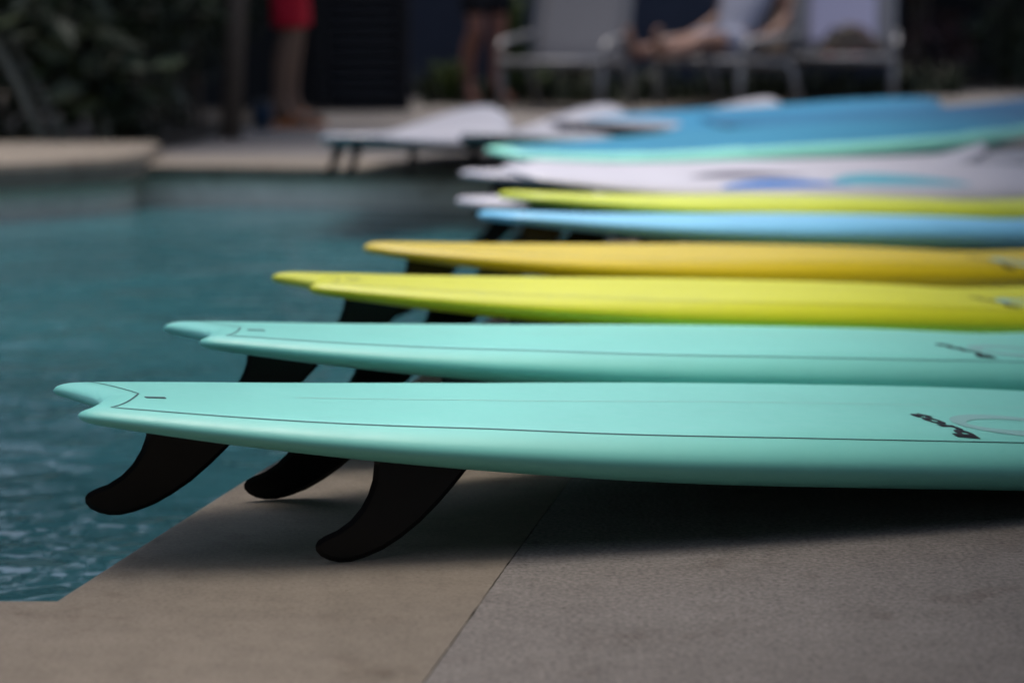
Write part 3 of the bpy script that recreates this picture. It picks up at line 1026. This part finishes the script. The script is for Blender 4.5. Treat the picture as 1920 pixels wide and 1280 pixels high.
def lounger(loc, rz, label):
    r_ = empty('lounge_chair', loc, rz); tag(r_, label, 'lounge chair', 'grey sling loungers by the navy wall')
    sheet([(-0.27, 0.315), (-0.1, 0.30), (0.1, 0.285), (0.26, 0.275)], -0.30, 0.30, 0.01).build('seat_sling', M['sling'], r_, True)
    sheet([(0.27, 0.30), (0.33, 0.45), (0.42, 0.72), (0.50, 0.95), (0.53, 1.02)], -0.29, 0.29, 0.01).build('back_sling', M['sling'], r_, True)
    mb_ = MB()
    for s in (-1, 1): mb_.tube([(s * .32, -.29, .315), (s * .32, 0, .30), (s * .32, .28, .28)], 0.02, 8)
    mb_.tube([(-.34, -.285, .305), (.34, -.285, .305)], 0.024, 8); mb_.tube([(-.34, .27, .28), (.34, .27, .28)], 0.018, 8)
    mb_.build('seat_frame', M['alu'], r_, True)
    mb_ = MB()
    for s in (-1, 1): mb_.tube([(s * .31, .26, .28), (s * .31, .33, .45), (s * .31, .42, .72), (s * .31, .53, 1.02)], 0.02, 8)
    mb_.tube([(-.31, .53, 1.02), (.31, .53, 1.02)], 0.02, 8)
    mb_.build('back_frame', M['alu'], r_, True)
    for s in (-1, 1):
        mb_ = MB(); mb_.tube([(s * .325, -.26, 0.0), (s * .325, -.25, .30)], 0.022, 8); mb_.build('leg', M['alu'], r_, True)
        mb_ = MB(); mb_.tube([(s * .325, .42, 0.0), (s * .325, .27, .29)], 0.022, 8); mb_.build('leg', M['alu'], r_, True)
        mb_ = MB(); mb_.tube([(s * .345, -.22, .31), (s * .345, -.23, .40), (s * .345, -.19, .43), (s * .345, .1, .45), (s * .335, .34, .47)], 0.02, 8); mb_.build('armrest', M['alu'], r_, True)
    return r_


ch1 = lounger((0.33, 14.45, 0), R(-20), 'empty grey sling lounger beside the person in black shorts')
ch2 = lounger((1.36, 14.75, 0), R(-42), 'grey sling lounger in the middle with a reclining person on it')
ch3 = lounger((2.25, 15.45, 0), R(-10), 'grey sling lounger on the right with a white towel and a bag on it')

M['towel'] = mat('white_towel', (0.33, 0.32, 0.42), 0.9, 0.1)
M['towel2'] = mat('sand_towel', (0.42, 0.31, 0.22), 0.9, 0.1)
def place_on(o, chair): o.location = chair.location; o.rotation_euler = chair.rotation_euler
o = sheet([(0.30, 0.42), (0.325, 0.47), (0.41, 0.735), (0.495, 0.965), (0.535, 1.055), (0.575, 1.04), (0.56, 0.95), (0.52, 0.8)], -0.26, 0.20, 0.014).build('towel', M['towel'], None, True)
tag(o, 'white towel draped over the back of the right hand lounger', 'towel'); place_on(o, ch3)
o = sheet([(0.27, 0.36), (0.325, 0.47), (0.41, 0.735), (0.495, 0.965), (0.535, 1.055), (0.575, 1.04), (0.56, 0.95)], -0.29, 0.28, 0.014).build('towel', M['towel2'], None, True)
tag(o, 'sand coloured towel draped over the back of the middle lounger', 'towel'); place_on(o, ch2)

# bag on the right hand lounger
M['bag'] = mat('patterned_bag', (0.11, 0.09, 0.08), 0.8, 0.2)
vv = coords(M['bag']); base(M['bag'], ramp(M['bag'], noise_n(M['bag'], vv, 9, 2, .5), [(0.35, (0.045, 0.018, 0.022)), (0.5, (0.05, 0.045, 0.036)), (0.65, (0.085, 0.075, 0.06))]))
M['pink'] = mat('pink_cloth', (0.25, 0.045, 0.075), 0.9, 0.1)
bg_ = empty('bag'); tag(bg_, 'slumped dark patterned bag on the seat of the right hand lounger', 'bag'); place_on(bg_, ch3)
bm = bmesh.new(); bmesh.ops.create_icosphere(bm, subdivisions=3, radius=1)
for v_ in bm.verts:
    x, y, z = v_.co; k = 1 + 0.14 * noise.noise(v_.co * 2.1)
    v_.co = Vector((0.04 + x * .23 * k * (1 - 0.3 * max(0, z)), y * .13 * k, 0.30 + max(-0.2, z) * .19 * k + 0.04))
me = bpy.data.meshes.new('body'); bm.to_mesh(me); bm.free(); link('body', me, M['bag'], bg_, True)
mb = MB(); mb.tube([(-.12, -.02, .44), (-.08, -.06, .50), (0.02, -.09, .47), (0.09, -.08, .50), (.13, -.03, .43)], 0.012, 8); mb.build('handle', M['bag'], bg_, True)
o = sheet([(-0.25, .335), (-0.18, .34), (-.08, .335)], -0.12, 0.10, 0.02).build('cloth', M['pink'], None, True)
tag(o, 'small pink cloth lying in front of the bag on the lounger seat', 'cloth'); place_on(o, ch3)

# ------------------------------------------------------------------ people
def skin_body(name, J, E, root_j, parent, m_, sub=2):
    keys = list(J)
    me = bpy.data.meshes.new(name)
    me.from_pydata([J[k][0] for k in keys], [(keys.index(a_), keys.index(b_)) for a_, b_ in E], [])
    o_ = bpy.data.objects.new(name, me); COL.objects.link(o_)
    md = o_.modifiers.new('skin', 'SKIN'); md.use_smooth_shade = True
    sv = me.skin_vertices[0].data
    for i, k in enumerate(keys):
        rr = J[k][1]
        sv[i].radius = (rr, rr) if not isinstance(rr, tuple) else rr
        sv[i].use_root = (k == root_j)
    ss = o_.modifiers.new('sub', 'SUBSURF'); ss.levels = sub; ss.render_levels = sub
    bpy.context.view_layer.update()
    nm = bpy.data.meshes.new_from_object(o_.evaluated_get(bpy.context.evaluated_depsgraph_get()))
    bpy.data.objects.remove(o_)
    nm.name = name
    nm.materials.clear(); nm.materials.append(m_)
    r_ = bpy.data.objects.new(name, nm); COL.objects.link(r_); r_.parent = parent
    nm.polygons.foreach_set('use_smooth', [True] * len(nm.polygons))
    return r_


EDGES = [('pelvis', 'belly'), ('belly', 'chest'), ('chest', 'neck'), ('neck', 'jaw'), ('jaw', 'brow'), ('brow', 'crown'), ('jaw', 'nose')]
for s in 'LR':
    EDGES += [('pelvis', 'hip' + s), ('hip' + s, 'thigh' + s), ('thigh' + s, 'knee' + s), ('knee' + s, 'calf' + s), ('calf' + s, 'ankle' + s), ('ankle' + s, 'heel' + s), ('ankle' + s, 'ball' + s), ('ball' + s, 'toe' + s),
              ('chest', 'sh' + s), ('sh' + s, 'elbow' + s), ('elbow' + s, 'wrist' + s), ('wrist' + s, 'palm' + s)] + [('palm' + s, 'f%d' % k + s) for k in range(4)] + [('wrist' + s, 'thumb' + s)]


def standing(step=0.0, spread=0.09):
    """faces +x, about 1.78 m tall; step moves the feet apart along x"""
    J = {'pelvis': ((0, 0, .98), (.13, .10)), 'belly': ((0.01, 0, 1.12), (.14, .10)), 'chest': ((0, 0, 1.34), (.16, .11)), 'neck': ((0.01, 0, 1.50), .055),
         'jaw': ((.03, 0, 1.60), .07), 'brow': ((.025, 0, 1.69), .085), 'crown': ((0.01, 0, 1.745), .055), 'nose': ((.115, 0, 1.625), .012)}
    for s, q in (('L', 1), ('R', -1)):
        st = step * q
        J['hip' + s] = ((0, q * .085, .92), .095); J['thigh' + s] = ((st * .3 + .01, q * spread, .74), .082); J['knee' + s] = ((st * .6 + .015, q * spread, .50), .058)
        J['calf' + s] = ((st * .8 - .015, q * spread, .36), .056); J['ankle' + s] = ((st - .03, q * spread, .09), .036); J['heel' + s] = ((st - .07, q * spread, .045), .034)
        J['ball' + s] = ((st + .08, q * (spread + .01), .04), .036); J['toe' + s] = ((st + .155, q * (spread + .015), .03), .024)
        J['sh' + s] = ((0, q * .19, 1.42), .06); J['elbow' + s] = ((-.03, q * .25, 1.14), .042); J['wrist' + s] = ((.06, q * .25, .90), .028); J['palm' + s] = ((.09, q * .245, .83), .024)
        for k in range(4): J['f%d' % k + s] = ((.06 + .022 * k, q * .235, .745 + .006 * abs(k - 1.5)), .0095)
        J['thumb' + s] = ((.125, q * .225, .83), .011)
    return J


def garment(name, J, ks, E, root_j, grow, parent, m_):
    g = {}
    for k in ks:
        p, r_ = J[k]
        g[k] = (p, tuple(x + grow for x in r_) if isinstance(r_, tuple) else r_ + grow)
    return skin_body(name, g, E, root_j, parent, m_, 2)


def skin_mat(name, c):
    m_ = mat(name, c, 0.55, 0.35)
    vv_ = coords(m_); base(m_, ramp(m_, noise_n(m_, vv_, 6, 4, .6), [(0.3, tuple(x * .88 for x in c)), (0.7, c)]))
    return m_


M['skin1'] = skin_mat('tanned_skin', (0.15, 0.085, 0.055))
M['skin2'] = skin_mat('ruddy_skin', (0.27, 0.115, 0.08))
M['skin3'] = skin_mat('fair_skin', (0.185, 0.098, 0.068))
M['red'] = mat('red_cloth', (0.42, 0.008, 0.022), 0.75, 0.2)
M['black'] = mat('black_cloth', (0.010, 0.010, 0.012), 0.85, 0.15)
M['grey_cloth'] = mat('blue_grey_cloth', (0.18, 0.19, 0.24), 0.85, 0.15)
M['hair'] = mat('dark_hair', (0.02, 0.014, 0.01), 0.6, 0.3)
M['orange_rubber'] = mat('orange_rubber', (0.42, 0.12, 0.02), 0.6, 0.3)


def hair(J, parent):
    bm_ = bmesh.new(); bmesh.ops.create_icosphere(bm_, subdivisions=3, radius=1)
    b = Vector(J['brow'][0]); nz = Vector(J['nose'][0]); fwd = (nz - Vector(J['jaw'][0])).normalized()
    for v_ in list(bm_.verts):
        v_.co = v_.co * (1 + 0.05 * noise.noise(v_.co * 5))
    bmesh.ops.delete(bm_, geom=[v_ for v_ in bm_.verts if v_.co.z < -0.35 or (v_.co.dot(fwd) > 0.55 and v_.co.z < 0.45)], context='VERTS')
    for v_ in bm_.verts: v_.co = b + Vector((v_.co.x * .105, v_.co.y * .098, v_.co.z * .105 + .012)) - fwd * .02
    me_ = bpy.data.meshes.new('hair'); bm_.to_mesh(me_); bm_.free()
    o_ = link('hair', me_, M['hair'], parent, True)


def shorts(J, parent, m_, low=0.62):
    g = dict(J)
    ks = {}
    ks['waist'] = (tuple(Vector(J['pelvis'][0]).lerp(Vector(J['belly'][0]), .45)), (.15, .115)); ks['pelvis'] = (J['pelvis'][0], (.155, .125))
    E = [('waist', 'pelvis')]
    for s in 'LR':
        h_, k_ = Vector(J['hip' + s][0]), Vector(J['knee' + s][0])
        ks['hip' + s] = (tuple(h_), .115); ks['mid' + s] = (tuple(h_.lerp(k_, low * .5)), .108); ks['hem' + s] = (tuple(h_.lerp(k_, low)), .104); ks['end' + s] = (tuple(h_.lerp(k_, low + .06)), .102)
        E += [('pelvis', 'hip' + s), ('hip' + s, 'mid' + s), ('mid' + s, 'hem' + s), ('hem' + s, 'end' + s)]
    return skin_body('shorts', ks, E, 'pelvis', parent, m_, 2)


def shirt(J, parent, m_):
    E = [('pelvis', 'belly'), ('belly', 'chest'), ('chest', 'shL'), ('chest', 'shR')]
    return garment('shirt', J, ['pelvis', 'belly', 'chest', 'shL', 'shR'], E, 'belly', 0.016, parent, m_)


# person in red shorts
p = at(545, 238)
pr = empty('person', (p.x, p.y, 0), R(8)); tag(pr, 'standing person in red shorts and orange sandals on the far terrace', 'person')
J = standing(0.035, 0.085)
skin_body('body', J, EDGES, 'pelvis', pr, M['skin1']); hair(J, pr); shorts(J, pr, M['red'], 0.86); shirt(J, pr, M['black'])
for s in 'LR':
    mb = MB(); x, y, _ = J['ankle' + s][0]
    sh = [(-.085, .03), (-.05, .045), (.05, .05), (.15, .045), (.20, .025)]
    vs_ = [(x + a_, y + b_, z_) for z_ in (0.0, 0.018) for a_, b_ in sh + [(a__, -b__) for a__, b__ in sh[::-1]]]
    k = len(sh) * 2
    mb.add(vs_, [tuple(range(k))[::-1], tuple(range(k, 2 * k))] + [(i, (i + 1) % k, k + (i + 1) % k, k + i) for i in range(k)])
    mb.tube([(x + .05, y - .05, .02), (x + .07, y - .03, .075), (x + .08, y + .01, .085), (x + .06, y + .05, .02)], .012, 6)
    mb.tube([(x - .06, y - .04, .02), (x - .10, y, .075), (x - .06, y + .04, .02)], .012, 6)
    mb.build('sandal', M['orange_rubber'], pr)

# person in black shorts
p = at(908, 196)
pb = empty('person', (p.x, p.y, 0), R(-60)); tag(pb, 'standing person in black shorts beside the empty lounger', 'person')
J = standing(0.05, 0.085)
J['kneeR'] = ((0.06, -.085, .50), .055); 
skin_body('body', J, EDGES, 'pelvis', pb, M['skin2']); hair(J, pb); shorts(J, pb, M['black'], 0.72); shirt(J, pb, M['black'])

# reclining person: local frame of the lounger, legs towards -y
ps = empty('person'); tag(ps, 'person in blue grey shorts reclining with legs stretched out on the middle lounger', 'person'); place_on(ps, ch2)
J = {'pelvis': ((0, .10, .40), (.13, .10)), 'belly': ((0, .22, .53), (.13, .10)), 'chest': ((0, .33, .76), (.15, .11)), 'neck': ((0, .38, .93), .055),
     'jaw': ((0, .37, 1.04), .07), 'brow': ((0, .385, 1.12), .085), 'crown': ((0, .41, 1.17), .055), 'nose': ((0, .285, 1.06), .012)}
for s, q in (('L', 1), ('R', -1)):
    J['hip' + s] = ((q * .085, .06, .40), .085); J['thigh' + s] = ((q * .095, -.12, .41), .078); J['knee' + s] = ((q * .10, -.34, .415 + (.03 if q > 0 else 0)), .056)
    J['calf' + s] = ((q * .10, -.50, .395), .054); J['ankle' + s] = ((q * .10, -.76, .36), .036); J['heel' + s] = ((q * .10, -.82, .345), .034)
    J['ball' + s] = ((q * .115, -.83, .45), .034); J['toe' + s] = ((q * .12, -.815, .525), .024)
    J['sh' + s] = ((q * .19, .36, .84), .06); J['elbow' + s] = ((q * .27, .33, .58), .042); J['wrist' + s] = ((q * .30, .12, .47), .028); J['palm' + s] = ((q * .30, .05, .465), .024)
    for k in range(4): J['f%d' % k + s] = ((q * (.33 - .018 * k), -.035 + .006 * abs(k - 1.5), .45), .0095)
    J['thumb' + s] = ((q * .26, .02, .455), .011)
skin_body('body', J, EDGES, 'pelvis', ps, M['skin3']); hair(J, ps); shorts(J, ps, M['grey_cloth'], 0.5); shirt(J, ps, M['grey_cloth'])

# little blue bucket by the bed
p = at(492, 243)
bk = empty('bucket', (p.x, p.y, 0)); tag(bk, 'small dark blue bucket on the terrace left of the person in red shorts', 'bucket')
M['bluebucket'] = mat('dark_blue_plastic', (0.010, 0.035, 0.075), 0.5, 0.4)
mb = MB(); mb.tube([(0, 0, 0), (0, 0, .11), (0, 0, .118)], [.045, .058, .062], 16); mb.build('body', M['bluebucket'], bk, True)
mb = MB(); mb.tube([(-.058, 0, .11), (-.045, -.03, .14), (0, -.045, .155), (.045, -.03, .14), (.058, 0, .11)], .005, 6); mb.build('handle', M['alu'], bk, True)
